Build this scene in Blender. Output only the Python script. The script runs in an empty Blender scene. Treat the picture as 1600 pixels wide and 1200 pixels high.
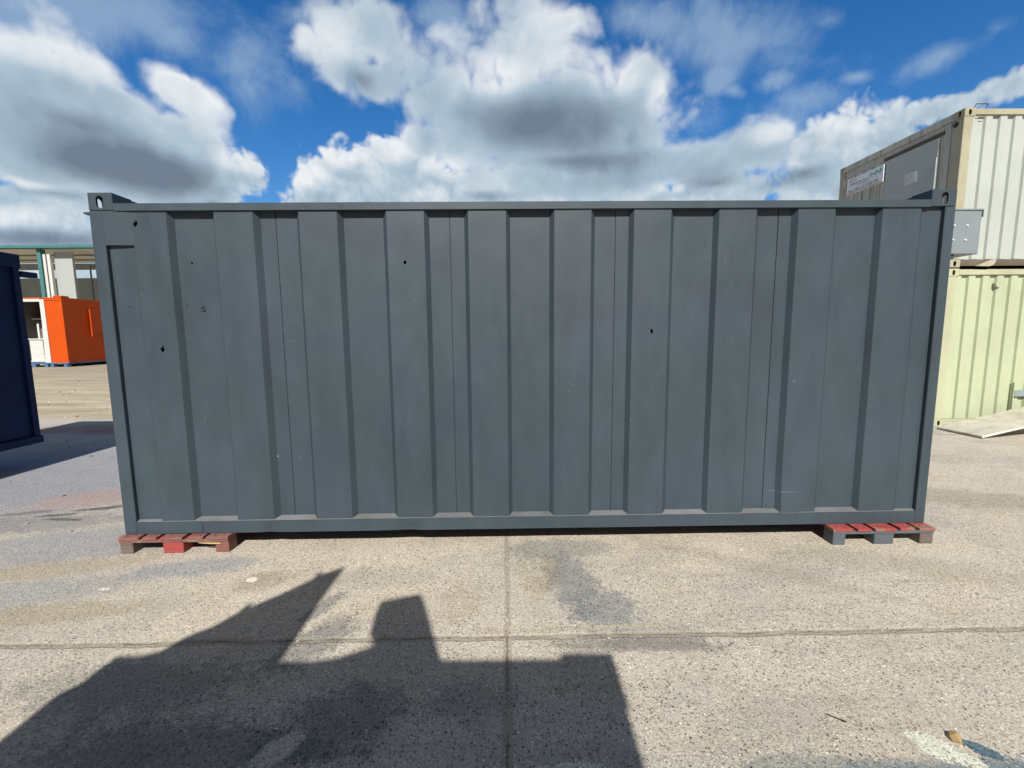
import bpy, bmesh, math, random
from mathutils import Vector, Matrix, noise as mnoise
R = math.radians
random.seed(7)
scene = bpy.context.scene
COL = scene.collection

# ------------------------------------------------------------------ camera
CAM_F, CAM_W = 680.0, 1600.0
CAM_LOC = Vector((-0.16764, -3.15294, 1.45993))
PITCH, YAW, ROLL = -0.11244, 0.01365, -0.00882
def camera():
    cd = bpy.data.cameras.new('camera'); co = bpy.data.objects.new('camera', cd); COL.objects.link(co)
    fwd = Vector((math.sin(YAW)*math.cos(PITCH), math.cos(YAW)*math.cos(PITCH), math.sin(PITCH)))
    right = Vector((math.cos(YAW), -math.sin(YAW), 0)); up = right.cross(fwd)
    r2 = right*math.cos(ROLL) + up*math.sin(ROLL); u2 = -right*math.sin(ROLL) + up*math.cos(ROLL)
    m = Matrix((r2, u2, -fwd)).transposed().to_4x4(); m.translation = CAM_LOC
    co.matrix_world = m
    cd.sensor_width = 36.0; cd.lens = 36.0*CAM_F/CAM_W; cd.clip_start = 0.02; cd.clip_end = 6000
    scene.camera = co
camera()
scene.view_settings.view_transform = 'Standard'; scene.view_settings.look = 'None'
scene.view_settings.gamma = 1.0; scene.view_settings.exposure = 0.5
scene.cycles.max_bounces = 6

# ------------------------------------------------------------------ sun
SUN_EL = R(41.5)
SUN_D = Vector((0.012, math.cos(SUN_EL), -math.sin(SUN_EL))).normalized()
sd = bpy.data.lights.new('sun', 'SUN'); sd.energy = 4.2; sd.angle = R(0.53); sd.color = (1.0, 0.945, 0.86)
so = bpy.data.objects.new('sun', sd); COL.objects.link(so)
so.rotation_euler = SUN_D.to_track_quat('-Z', 'Y').to_euler(); so.location = (0, -30, 30)

# ------------------------------------------------------------------ node helper
class NT:
    def __init__(s, tree): s.t = tree; s.n = tree.nodes; s.l = tree.links
    def new(s, typ, **kw):
        n = s.n.new(typ)
        for k, v in kw.items(): setattr(n, k, v)
        return n
    def put(s, sock, v):
        if isinstance(v, bpy.types.NodeSocket): s.l.new(v, sock)
        elif v is not None:
            if isinstance(v, (tuple, list)) and len(v) == 3 and sock.type == 'RGBA': v = (*v, 1)
            sock.default_value = v
    def m(s, op, a, b=None, c=None, clamp=False):
        n = s.new('ShaderNodeMath', operation=op, use_clamp=clamp)
        for i, v in enumerate((a, b, c)):
            if v is not None: s.put(n.inputs[i], v)
        return n.outputs[0]
    def vm(s, op, a, b=None, scale=None):
        n = s.new('ShaderNodeVectorMath', operation=op)
        s.put(n.inputs[0], a)
        if b is not None: s.put(n.inputs[1], b)
        if scale is not None: s.put(n.inputs['Scale'], scale)
        return n.outputs['Value'] if op in ('LENGTH', 'DOT_PRODUCT', 'DISTANCE') else n.outputs['Vector']
    def mr(s, v, a, b, c=0.0, d=1.0, smooth=False):
        n = s.new('ShaderNodeMapRange', interpolation_type='SMOOTHSTEP' if smooth else 'LINEAR')
        for i, x in enumerate((v, a, b, c, d)): s.put(n.inputs[i], x)
        return n.outputs[0]
    def mix(s, f, a, b, mode='MIX'):
        n = s.new('ShaderNodeMix', data_type='RGBA', blend_type=mode)
        s.put(n.inputs['Factor'], f); s.put(n.inputs[6], a); s.put(n.inputs[7], b)
        return n.outputs[2]
    def noise(s, v, scale, detail=4, rough=.55, lac=2.0, dist=0.0):
        n = s.new('ShaderNodeTexNoise')
        s.put(n.inputs['Vector'], v)
        for k, x in (('Scale', scale), ('Detail', detail), ('Roughness', rough), ('Lacunarity', lac), ('Distortion', dist)): n.inputs[k].default_value = x
        return n.outputs['Fac']
    def vor(s, v, scale, feature='F1', out='Distance', detail=0, rough=.5, smooth=None, rnd=1.0):
        n = s.new('ShaderNodeTexVoronoi', feature=feature)
        s.put(n.inputs['Vector'], v); n.inputs['Scale'].default_value = scale
        if feature != 'N_SPHERE_RADIUS' and 'Detail' in n.inputs:
            n.inputs['Detail'].default_value = detail; n.inputs['Roughness'].default_value = rough
            if detail: n.normalize = True
        if smooth is not None: n.inputs['Smoothness'].default_value = smooth
        n.inputs['Randomness'].default_value = rnd
        return n.outputs[out]
    def mapping(s, v, loc=(0,0,0), rot=(0,0,0), sc=(1,1,1), typ='POINT'):
        n = s.new('ShaderNodeMapping', vector_type=typ)
        s.put(n.inputs['Vector'], v); n.inputs['Location'].default_value = loc
        n.inputs['Rotation'].default_value = rot; n.inputs['Scale'].default_value = sc
        return n.outputs[0]
    def ramp(s, f, stops):
        n = s.new('ShaderNodeValToRGB'); e = n.color_ramp.elements
        while len(e) < len(stops): e.new(.5)
        for i, (p, c) in enumerate(stops): e[i].position = p; e[i].color = (*c, 1) if len(c) == 3 else c
        s.put(n.inputs[0], f); return n.outputs[0]

# ------------------------------------------------------------------ sky
CLOUD_B = [
  (-0.7534, 0.3242, -3.1071, 0.1678, 0.1063, 1.0),
  (-0.646, 0.3153, 3.0654, 0.0945, 0.0738, 1.0),
  (-0.5984, 0.4089, 2.9163, 0.0645, 0.0363, 1.0),
  (-0.7855, 0.2731, -2.9599, 0.0866, 0.0523, 1.0),
  (0.0602, 0.4401, 3.1099, 0.2624, 0.133, 1.0),
  (0.0404, 0.5493, 3.1203, 0.1835, 0.096, 1.0),
  (-0.0774, 0.4556, 2.9307, 0.1705, 0.0923, 1.0),
  (0.2367, 0.4139, 2.951, 0.1321, 0.1014, 1.0),
  (0.287, 0.475, 1.1003, 0.0767, 0.0623, 1.0),
  (0.1845, 0.3276, 3.0774, 0.2323, 0.0532, 1.0),
  (-0.1741, 0.3977, -3.0403, 0.0808, 0.0438, 0.8),
  (-0.3014, 0.5425, -2.9224, 0.112, 0.0748, 1.0),
  (-0.2551, 0.4839, -2.9883, 0.0688, 0.0492, 1.0),
  (0.4271, 0.3185, 3.1089, 0.1273, 0.0617, 1.0),
  (0.494, 0.3372, 3.0014, 0.0872, 0.0527, 1.0),
]
CLOUD_A = [
  (-0.314, 0.3193, -2.9218, 0.1359, 0.0629, 1.0),
  (-0.3835, 0.278, -2.9073, 0.0853, 0.0568, 1.0),
  (-0.2039, 0.3159, -3.124, 0.1201, 0.0596, 1.0),
  (-0.0391, 0.2969, -3.1317, 0.1688, 0.0556, 1.0),
  (-0.2673, 0.3653, -2.9921, 0.0597, 0.033, 1.0),
  (-0.1617, 0.2854, -3.0473, 0.0412, 0.027, 1.4),
  (0.6408, 0.3373, 2.6385, 0.0627, 0.0473, 1.0),
  (0.5975, 0.3177, 3.0469, 0.0559, 0.0417, 1.0),
  (0.6957, 0.3146, 2.7113, 0.061, 0.0428, 1.0),
  (0.6291, 0.266, 3.0508, 0.1389, 0.0621, 1.0),
  (0.4752, 0.2695, -3.1399, 0.122, 0.0516, 1.0),
  (0.7673, 0.3348, -3.1293, 0.0829, 0.0243, 0.9),
  (0.8365, 0.3429, 2.89, 0.0371, 0.0239, 0.9),
  (0.3311, 0.2721, 3.0362, 0.1026, 0.0309, 0.9),
  (-0.5261, 0.2959, -2.7783, 0.0553, 0.0466, 1.0),
  (-0.5735, 0.2591, -3.0742, 0.0766, 0.045, 1.0),
  (-0.6821, 0.2358, 3.0298, 0.0711, 0.0309, 1.0),
  (-0.77, 0.2218, -2.9805, 0.0811, 0.0383, 1.0),
  (-0.831, 0.1952, -2.8537, 0.0643, 0.0302, 1.0),
  (-0.8243, 0.2395, 1.2025, 0.0183, 0.0116, 0.7),
  (-0.7961, 0.1593, -3.0298, 0.1283, 0.0464, 1.0),
  (0.0156, 0.1047, 3.1328, 1.2996, 0.1262, 1.1),
]
CLOUD_C = [
  (0.4377, 0.4614, -3.0347, 0.0414, 0.0247, 0.9),
  (0.4646, 0.4374, 2.6579, 0.031, 0.0142, 0.8),
  (0.5293, 0.3713, 2.8047, 0.0655, 0.0381, 0.9),
  (-0.7022, 0.4753, -2.7761, 0.1636, 0.0416, 1.5),
  (-0.6048, 0.4829, -2.7338, 0.0768, 0.0374, 1.0),
  (-0.4918, 0.4735, -2.5479, 0.114, 0.0804, 0.85),
  (0.4954, 0.503, 2.7975, 0.2253, 0.0607, 0.85),
  (0.7648, 0.4071, -3.0984, 0.056, 0.0224, 1.0),
  (0.6548, 0.4122, 2.9596, 0.0297, 0.0121, 0.9),
  (0.2966, 0.5651, 2.9909, 0.1387, 0.0379, 0.8),
  (-0.4182, 0.4561, -2.6243, 0.0722, 0.0529, 0.4),
  (0.5825, 0.4026, 2.9391, 0.0781, 0.0415, 0.7),
  (-0.4336, 0.5411, -2.9047, 0.1239, 0.0401, 0.5),
  (-0.1139, 0.5865, -3.0497, 0.0933, 0.0511, 0.8),
  (0.5356, 0.4392, 3.0999, 0.039, 0.0211, 1.0),
  (0.412, 0.3973, -3.1239, 0.0901, 0.0535, 0.4),
  (0.613, 0.4971, 2.7875, 0.0975, 0.0376, 0.6),
  (0.8171, 0.4191, 3.0538, 0.0482, 0.0236, 0.4),
]
CLOUD_D = [
  (-0.682, 0.2839, 2.9989, 0.127, 0.0464, 1.0),
  (-0.7319, 0.3259, 3.1265, 0.1337, 0.0457, 0.45),
  (0.0809, 0.4234, 3.1048, 0.1727, 0.0629, 1.05),
  (0.0189, 0.4566, 3.1331, 0.2346, 0.073, 0.25),
  (0.1431, 0.3592, 3.0904, 0.2893, 0.037, 0.55),
  (-0.0391, 0.2969, -3.134, 0.1969, 0.0297, 0.4),
  (-0.2988, 0.4836, 3.068, 0.0814, 0.0457, 0.35),
  (0.4399, 0.2911, -3.1178, 0.1372, 0.0367, 0.35),
  (0.5702, 0.2819, -3.046, 0.1163, 0.0275, 0.45),
  (-0.7768, 0.2223, -3.062, 0.0755, 0.0165, 0.4),
  (-0.7967, 0.1527, -3.064, 0.1278, 0.0187, 0.9),
  (-0.5698, 0.2437, 3.1096, 0.0669, 0.0197, 0.3),
  (-0.2586, 0.273, -3.0757, 0.1576, 0.0194, 0.3),
  (0.27, 0.3891, 2.8, 0.0798, 0.0641, 0.2),
  (0.713, 0.3011, 3.0179, 0.0401, 0.0188, 0.3),
]
CLOUD_E = [
  (0.0879, 0.557, 3.0929, 0.1217, 0.054, 1.0),
  (-0.0078, 0.512, -2.9138, 0.1203, 0.0396, 1.0),
  (0.2479, 0.4988, 2.9596, 0.0786, 0.0473, 0.9),
  (0.3254, 0.4504, 1.7974, 0.0508, 0.0366, 0.9),
  (-0.7374, 0.4141, 3.1363, 0.127, 0.0295, 1.0),
  (-0.5934, 0.4145, 2.9948, 0.0664, 0.0295, 1.0),
  (-0.3314, 0.5425, -3.0971, 0.1036, 0.054, 0.8),
  (-0.3053, 0.365, -2.9116, 0.1156, 0.0322, 1.0),
  (-0.4051, 0.3096, -2.9391, 0.0594, 0.0328, 0.9),
  (0.641, 0.3606, 2.8343, 0.0662, 0.0266, 1.0),
  (0.5249, 0.3572, -3.1319, 0.061, 0.0262, 0.7),
  (-0.5244, 0.3191, 3.104, 0.0444, 0.0215, 0.9),
  (-0.7897, 0.2285, 3.1308, 0.0653, 0.0129, 0.6),
  (-0.8198, 0.1825, -2.8903, 0.0394, 0.0173, 0.9),
  (-0.1641, 0.2938, -3.078, 0.0411, 0.0195, 1.1),
  (0.3555, 0.2956, 3.0231, 0.0755, 0.0208, 0.6),
  (-0.1214, 0.3493, -3.0989, 0.0963, 0.0292, 0.5),
]

SKY_GRADE = (0.505, 1.36, 0.92)      # hue, saturation, value of the clear sky
def nishita(t, vec=None):
    sky = t.new('ShaderNodeTexSky', sky_type='NISHITA', sun_disc=False)
    sky.sun_elevation = SUN_EL; sky.sun_rotation = R(180)
    sky.air_density = 1.0; sky.dust_density = 0.35; sky.ozone_density = 3.0
    if vec is not None: t.l.new(vec, sky.inputs['Vector'])
    hs = t.new('ShaderNodeHueSaturation')
    for k, v in zip(('Hue', 'Saturation', 'Value'), SKY_GRADE): hs.inputs[k].default_value = v
    t.l.new(sky.outputs[0], hs.inputs['Color'])
    return hs.outputs[0]
def world():
    w = bpy.data.worlds.new('World'); scene.world = w; w.use_nodes = True
    t = NT(w.node_tree); t.n.clear()
    out = t.new('ShaderNodeOutputWorld'); bg = t.new('ShaderNodeBackground')
    t.l.new(bg.outputs[0], out.inputs[0]); bg.inputs['Strength'].default_value = 0.06
    d = t.new('ShaderNodeTexCoord').outputs['Generated']
    cl = t.noise(d, 2.2, 4, .6)                      # unseen rest of the sky: pale cloud mixed in to neutralise the shade
    t.l.new(t.mix(t.mr(cl, .32, .56, .1, .92, True), nishita(t), (3.6, 3.5, 3.3)), bg.inputs['Color'])
world()

def sky_material():
    mt = bpy.data.materials.new('clouded_sky'); mt.use_nodes = True
    t = NT(mt.node_tree); t.n.clear()
    out = t.new('ShaderNodeOutputMaterial'); em = t.new('ShaderNodeEmission')
    t.l.new(em.outputs[0], out.inputs['Surface']); em.inputs['Strength'].default_value = 0.1
    mt.cycles.emission_sampling = 'NONE'
    d = t.vm('NORMALIZE', t.new('ShaderNodeTexCoord').outputs['Object'])
    base = nishita(t, d)
    last = [base]                       # each step waits for the one before it: keeps the shader stack small
    def after(v):
        n = t.new('ShaderNodeVectorMath', operation='MULTIPLY_ADD')
        t.put(n.inputs[0], last[0]); n.inputs[1].default_value = (1e-9,)*3; t.put(n.inputs[2], v)
        return n.outputs['Vector']
    def coord(dv):
        dv = after(dv)
        sx = t.new('ShaderNodeSeparateXYZ'); t.l.new(dv, sx.inputs[0])
        cb = t.new('ShaderNodeCombineXYZ')
        t.put(cb.inputs[0], t.m('ARCTAN2', sx.outputs[0], sx.outputs[1])); t.put(cb.inputs[1], t.m('ARCSINE', sx.outputs[2]))
        return dv, cb.outputs[0]
    def blobs_field(p, blobs, k=.2):
        F = None
        for (a, e, r, sa, se, wt) in blobs:
            q = t.mapping(p if F is None else after(p), (a, e, 0), (0, 0, r), (sa, se, 1), 'TEXTURE')
            f = t.m('SUBTRACT', wt, t.vm('LENGTH', q))
            F = f if F is None else t.m('SMOOTH_MAX', F, f, k)
            last[0] = F
        return F
    def fbm(v, sc, det, rough, seed):
        last[0] = t.noise(t.vm('ADD', after(v), (seed, seed*.7, -seed)), sc, det, rough); return t.m('SUBTRACT', last[0], .5)
    def warped(v, amp, sc, seed):
        w = t.new('ShaderNodeTexNoise'); t.put(w.inputs['Vector'], t.vm('ADD', after(v), (seed, seed, seed))); w.inputs['Scale'].default_value = sc; w.inputs['Detail'].default_value = 2
        last[0] = w.outputs['Fac']
        return t.vm('ADD', v, t.vm('SCALE', t.vm('SUBTRACT', w.outputs['Color'], (.5, .5, .5)), scale=amp))
    def billow(v, sc, seed, octs):
        S = None; amp = 1.0
        for k in range(octs):
            n = t.noise(t.vm('ADD', after(v), (seed, -seed, seed*.3+k)), sc, 0, .5)
            b = t.m('MULTIPLY', t.m('SUBTRACT', t.m('ABSOLUTE', t.m('SUBTRACT', n, .5)), .10), amp)
            S = b if S is None else t.m('ADD', S, b); last[0] = S
            amp *= .6; sc *= 2.2
        return S
    K = 6.8
    WHITE = (.90*K, .93*K, .95*K); PALE = (.46*K, .58*K, .68*K); GREY = (.26*K, .34*K, .42*K); DEEP = (.175*K, .225*K, .29*K)
    STOPS = [(0, DEEP), (.25, GREY), (.6, PALE), (.95, WHITE)]
    _, p = coord(d)
    # thin veils
    wv = warped(after(d), .30, 2.5, 4.0)
    n = fbm(wv, 6.0, 6, .62, 21.0)
    C0 = t.m('ADD', blobs_field(p, CLOUD_C), t.m('MULTIPLY', n, 3.6)); last[0] = C0
    base = t.mix(t.m('MULTIPLY', t.mr(C0, -.3, 1.0, 0, 1, True), .60), base, (.40*K, .54*K, .70*K)); last[0] = base
    # shaded bases
    D0 = t.m('ADD', blobs_field(p, CLOUD_D, .3), t.m('MULTIPLY', fbm(d, 5.0, 4, .5, 5.7), 1.2))
    dark = t.mr(D0, -.35, .8, 0, 1, True); last[0] = dark
    E0 = t.m('ADD', blobs_field(p, CLOUD_E, .3), t.m('MULTIPLY', fbm(d, 6.0, 4, .5, 15.7), 1.2))
    lit = t.mr(E0, -.4, .7, 0, 1, True); last[0] = lit
    dark = t.m('SUBTRACT', dark, t.m('MULTIPLY', lit, .45)); last[0] = dark
    # crisp cumulus low over the horizon
    wa = warped(d, .06, 7.0, 9.0)
    FA = blobs_field(p, CLOUD_A)
    nA = fbm(wa, 8.0, 8, .57, 3.1); bA = billow(wa, 15.0, 2.0, 3)
    A0 = t.m('ADD', t.m('ADD', FA, t.m('MULTIPLY', nA, 1.5)), t.m('MULTIPLY', bA, 1.3)); last[0] = A0
    ua = t.vm('ADD', wa, (-.006, 0, .020))
    nA1 = fbm(ua, 8.0, 6, .57, 3.1); bA1 = billow(ua, 15.0, 2.0, 3)
    dA = t.m('ADD', t.m('MULTIPLY', t.m('SUBTRACT', nA, nA1), 1.5), t.m('MULTIPLY', t.m('SUBTRACT', bA, bA1), .9)); last[0] = dA
    L = t.m('ADD', t.m('ADD', t.m('MULTIPLY', dA, .40), .70), t.m('MULTIPLY', t.mr(FA, .1, .9, 0, 1), -.12))
    L = t.m('SUBTRACT', L, t.m('MULTIPLY', dark, .5), None, True)
    aA = t.m('MULTIPLY', t.mr(A0, -.05, .32, 0, 1, True), .97)
    base = t.mix(aA, base, t.ramp(L, STOPS)); last[0] = base
    # broad soft masses overhead
    wb = warped(d, .05, 5.0, 13.0)
    FB = blobs_field(p, CLOUD_B)
    nB = fbm(wb, 5.0, 9, .575, 11.3); bB = billow(wb, 8.0, 7.0, 3)
    B0 = t.m('ADD', t.m('ADD', FB, t.m('MULTIPLY', nB, 2.0)), t.m('MULTIPLY', bB, 1.1)); last[0] = B0
    ub = t.vm('ADD', wb, (-.012, 0, .04))
    nB1 = fbm(ub, 5.0, 6, .575, 11.3); bB1 = billow(ub, 8.0, 7.0, 2)
    dB = t.m('ADD', t.m('MULTIPLY', t.m('SUBTRACT', nB, nB1), 2.2), t.m('MULTIPLY', t.m('SUBTRACT', bB, bB1), .9)); last[0] = dB
    L = t.m('ADD', t.m('ADD', t.m('MULTIPLY', dB, .36), .60), t.m('MULTIPLY', t.mr(B0, .15, .85, 0, 1, True), -.10))
    L = t.m('ADD', L, t.m('MULTIPLY', t.mr(B0, .05, .55, 1, 0, True), .16))
    L = t.m('SUBTRACT', L, t.m('MULTIPLY', dark, .58), None, True)
    aB = t.m('MULTIPLY', t.mr(B0, -.08, .42, 0, 1, True), .97)
    base = t.mix(aB, base, t.ramp(L, STOPS)); last[0] = base

    t.l.new(base, em.inputs['Color'])
    return mt
def sky_dome():
    bm = bmesh.new(); rad = 1500.0; NA, NE = 48, 20
    rows = []
    for j in range(NE+1):
        e = R(-3 + 73*j/NE); rows.append([bm.verts.new((rad*math.sin(a)*math.cos(e), rad*math.cos(a)*math.cos(e), rad*math.sin(e)))
                                          for a in (R(-88 + 176*i/NA) for i in range(NA+1))])
    for j in range(NE):
        for i in range(NA): bm.faces.new((rows[j][i], rows[j+1][i], rows[j+1][i+1], rows[j][i+1]))
    me = bpy.data.meshes.new('sky'); bm.to_mesh(me); bm.free(); me.materials.append(sky_material())
    for f in me.polygons: f.use_smooth = True
    o = bpy.data.objects.new('sky', me); COL.objects.link(o); o['kind'] = 'structure'
    return o
sky_dome()

# ------------------------------------------------------------------ mesh helpers
class MB:
    """collects shapes and links them as one mesh object"""
    def __init__(s): s.bm = bmesh.new()
    def box(s, x0, x1, y0, y1, z0, z1, bev=0.0, M=None):
        r = bmesh.ops.create_cube(s.bm, size=1.0); vs = r['verts']
        for v in vs: v.co = Vector((x0+(v.co.x+.5)*(x1-x0), y0+(v.co.y+.5)*(y1-y0), z0+(v.co.z+.5)*(z1-z0)))
        if M is not None: bmesh.ops.transform(s.bm, matrix=M, verts=vs)
        if bev:
            es = list({e for v in vs for e in v.link_edges})
            bmesh.ops.bevel(s.bm, geom=es, offset=bev, segments=1, affect='EDGES', clamp_overlap=True)
        return s
    def tube(s, p, q, r, n=12, r2=None):
        p, q = Vector(p), Vector(q); d = q-p
        M = Matrix.Translation((p+q)/2) @ d.to_track_quat('Z', 'Y').to_matrix().to_4x4()
        bmesh.ops.create_cone(s.bm, cap_ends=True, segments=n, radius1=r, radius2=r if r2 is None else r2, depth=d.length, matrix=M)
        return s
    def prism(s, pts, axis, a, b):
        """closed outline pts extruded from a to b along axis ('x','y','z')"""
        def P(u, v, w): return {'x': (w, u, v), 'y': (u, w, v), 'z': (u, v, w)}[axis]
        A = [s.bm.verts.new(P(u, v, a)) for u, v in pts]; B = [s.bm.verts.new(P(u, v, b)) for u, v in pts]
        n = len(pts)
        s.bm.faces.new(A); s.bm.faces.new(B[::-1])
        for i in range(n): s.bm.faces.new((A[i], B[i], B[(i+1) % n], A[(i+1) % n]))
        return s
    def build(s, name, mat, parent=None, smooth=False):
        bmesh.ops.recalc_face_normals(s.bm, faces=s.bm.faces[:])
        me = bpy.data.meshes.new(name); s.bm.to_mesh(me); s.bm.free()
        if mat: me.materials.append(mat)
        if smooth:
            for f in me.polygons: f.use_smooth = True
        o = bpy.data.objects.new(name, me); COL.objects.link(o)
        if parent is not None:
            o.parent = parent
            o.matrix_parent_inverse = world_m(parent).inverted()
        return o
def world_m(o):
    m = Matrix.Translation(o.location) @ o.rotation_euler.to_matrix().to_4x4()
    return (world_m(o.parent) @ o.matrix_parent_inverse @ m) if o.parent else m
def thing(name, label, cat, loc=(0, 0, 0), group=None):
    o = bpy.data.objects.new(name, None); COL.objects.link(o); o.location = loc
    o.empty_display_size = .2
    tag(o, label, cat, group); return o
def tag(o, label=None, cat=None, group=None, kind=None):
    for k, v in (('label', label), ('category', cat), ('group', group), ('kind', kind)):
        if v: o[k] = v
    return o
def cut(o, cutters):
    for c in cutters:
        md = o.modifiers.new('cut', 'BOOLEAN'); md.operation = 'DIFFERENCE'; md.solver = 'EXACT'; md.object = c
    dg = bpy.context.evaluated_depsgraph_get(); dg.update()
    me = bpy.data.meshes.new_from_object(o.evaluated_get(dg)); o.modifiers.clear()
    old = o.data; o.data = me; bpy.data.meshes.remove(old)
    for c in cutters:
        m = c.data; bpy.data.objects.remove(c); bpy.data.meshes.remove(m)
    return o
def text(name, s, size, mat, parent, M, ext=.0015, align='LEFT', sx=1.0):
    cu = bpy.data.curves.new(name, 'FONT'); cu.body = s; cu.size = size; cu.extrude = ext; cu.align_x = align
    to = bpy.data.objects.new('tmp_text', cu); COL.objects.link(to)
    dg = bpy.context.evaluated_depsgraph_get(); dg.update()
    me = bpy.data.meshes.new_from_object(to.evaluated_get(dg)); bpy.data.objects.remove(to); bpy.data.curves.remove(cu)
    me.transform(M @ Matrix.Diagonal((sx, 1, 1, 1))); me.materials.clear(); me.materials.append(mat)
    o = bpy.data.objects.new(name, me); COL.objects.link(o); o.parent = parent
    o.matrix_parent_inverse = world_m(parent).inverted()
    return o

# ------------------------------------------------------------------ materials
def mat(name, fn):
    m = bpy.data.materials.new(name); m.use_nodes = True
    t = NT(m.node_tree); t.n.clear()
    out = t.new('ShaderNodeOutputMaterial'); b = t.new('ShaderNodeBsdfPrincipled'); t.l.new(b.outputs[0], out.inputs[0])
    fn(t, b, t.new('ShaderNodeTexCoord').outputs['Object']); return m
def bump(t, b, h, dist, strength=1.0, prev=None):
    n = t.new('ShaderNodeBump'); n.inputs['Strength'].default_value = strength; n.inputs['Distance'].default_value = dist
    t.put(n.inputs['Height'], h)
    if prev is not None: t.l.new(prev, n.inputs['Normal'])
    t.l.new(n.outputs[0], b.inputs['Normal']); return n.outputs[0]
def paint(name, col, rough=.5, var=.12, wave=.004, grain=.0006, rust=0.0, rustcol=(.16, .075, .035), dirt=0.0, spec=.5, streak=0.0, chips=0.0):
    def fn(t, b, c):
        n1 = t.noise(c, 1.3, 3, .6); n2 = t.noise(c, 9.0, 5, .65)
        k = t.m('ADD', t.mr(n1, .3, .7, 1-var, 1+var), t.mr(n2, .3, .7, -var*.4, var*.4))
        cc = t.mix(1.0, col, (1, 1, 1), 'MULTIPLY')
        kk = t.new('ShaderNodeCombineColor'); [t.put(kk.inputs[i], k) for i in range(3)]
        cc = t.mix(1.0, col, kk.outputs[0], 'MULTIPLY')
        if dirt:
            dn = t.noise(t.mapping(c, sc=(1, 1, .25)), 6, 5, .65)
            cc = t.mix(t.m('MULTIPLY', t.mr(dn, .45, .75, 0, 1, True), dirt), cc, (.16, .13, .09))
        if streak:
            sn = t.noise(t.mapping(c, sc=(6, 6, .35)), 3, 4, .6)
            cc = t.mix(t.m('MULTIPLY', t.mr(sn, .5, .72, 0, 1, True), streak), cc, (.14, .11, .065))
        if rust:
            rn = t.noise(c, 5, 6, .7)
            f = t.mr(rn, 1-rust*.62, 1-rust*.62+.06, 0, 1, True)
            cc = t.mix(f, cc, t.mix(t.noise(c, 30, 4), rustcol, (.30, .16, .07)))
        if chips:
            cn = t.noise(c, 26, 3, .6)
            cc = t.mix(t.mr(cn, .80-chips, .81-chips, 0, 1), cc, (.45, .47, .46))
        t.put(b.inputs['Base Color'], cc)
        t.put(b.inputs['Roughness'], t.mr(n2, .3, .7, rough-.07, rough+.09)); b.inputs['Specular IOR Level'].default_value = spec
        p = bump(t, b, t.noise(c, 2.2, 2, .5), wave, 1.0)
        bump(t, b, t.noise(c, 160, 3, .6), grain, 1.0, p)
    return mat(name, fn)
def plain(name, col, rough=.6, metal=0.0):
    def fn(t, b, c):
        n = t.noise(c, 20, 4, .6)
        t.put(b.inputs['Base Color'], t.mix(t.mr(n, .3, .7), tuple(x*.86 for x in col), tuple(min(1, x*1.1) for x in col)))
        b.inputs['Roughness'].default_value = rough; b.inputs['Metallic'].default_value = metal
        bump(t, b, t.noise(c, 90, 3), .0006)
    return mat(name, fn)
def wood(name, col, col2, chip=None, axis='y'):
    def fn(t, b, c):
        g = t.mapping(c, sc=(60, 3, 60) if axis == 'y' else (3, 60, 60))
        n = t.noise(g, 1, 5, .65, dist=.6); w = t.noise(c, 7, 4, .65)
        cc = t.mix(t.mr(n, .3, .7), col, col2)
        if chip: cc = t.mix(t.mr(w, .53, .60, 0, .9, True), cc, t.mix(t.mr(n, .3, .7), chip, tuple(x*.6 for x in chip)))
        t.put(b.inputs['Base Color'], cc); b.inputs['Roughness'].default_value = .75
        bump(t, b, n, .002)
    return mat(name, fn)

ANTH = (.041, .0605, .079)
def anthracite():
    def fn(t, b, c):
        n1 = t.noise(c, .9, 3, .6); n2 = t.noise(t.mapping(c, sc=(1.6, 1.6, .5)), 4.0, 5, .65); n3 = t.noise(c, 45, 4, .7)
        k = t.m('ADD', t.m('ADD', t.mr(n1, .3, .7, .90, 1.10), t.mr(n2, .3, .7, -.09, .09)), t.mr(n3, .3, .7, -.03, .03))
        kk = t.new('ShaderNodeCombineColor'); [t.put(kk.inputs[i], k) for i in range(3)]
        cc = t.mix(t.mr(t.noise(c, 1.7, 2), .35, .65), (ANTH[0]*.96, ANTH[1]*1.01, ANTH[2]*.97), (ANTH[0]*1.05, ANTH[1]*.99, ANTH[2]*1.04))
        cc = t.mix(1.0, cc, kk.outputs[0], 'MULTIPLY')
        s = t.noise(c, 55, 2, .5); s2 = t.noise(c, 3.0, 3)           # specks of bare paint
        f = t.m('MULTIPLY', t.mr(s, .755, .77), t.mr(s2, .60, .66))
        cc = t.mix(f, cc, (.32, .33, .32))
        t.put(b.inputs['Base Color'], cc)
        t.put(b.inputs['Roughness'], t.mr(n2, .3, .7, .46, .58)); b.inputs['Specular IOR Level'].default_value = .42
        p = bump(t, b, t.noise(c, 1.6, 2, .5), .012)
        # scratches and filler ridges under the paint
        wv = t.vm('ADD', c, t.vm('SCALE', t.vm('SUBTRACT', t.new('ShaderNodeTexNoise').outputs['Color'], (.5, .5, .5)), scale=.0))
        ln = t.m('ABSOLUTE', t.m('SUBTRACT', t.noise(t.mapping(c, sc=(1, 1, 2.2)), 2.3, 3, .6), .5))
        ridge = t.m('MULTIPLY', t.mr(ln, 0, .006, 1, 0, True), t.mr(t.noise(c, 2.1, 2), .60, .66, 0, 1, True))
        p = bump(t, b, ridge, .0008, 1.0, p)
        pit = t.mr(t.vor(c, 5.5), .0, .045, 1, 0, True)
        p = bump(t, b, t.m('MULTIPLY', pit, t.mr(t.noise(c, 1.1, 1), .48, .52)), .004, 1.0, p)
        bump(t, b, t.noise(c, 120, 4, .65), .0009, 1.0, p)
    return mat('anthracite_paint', fn)
M_ANTH = anthracite()
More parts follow.
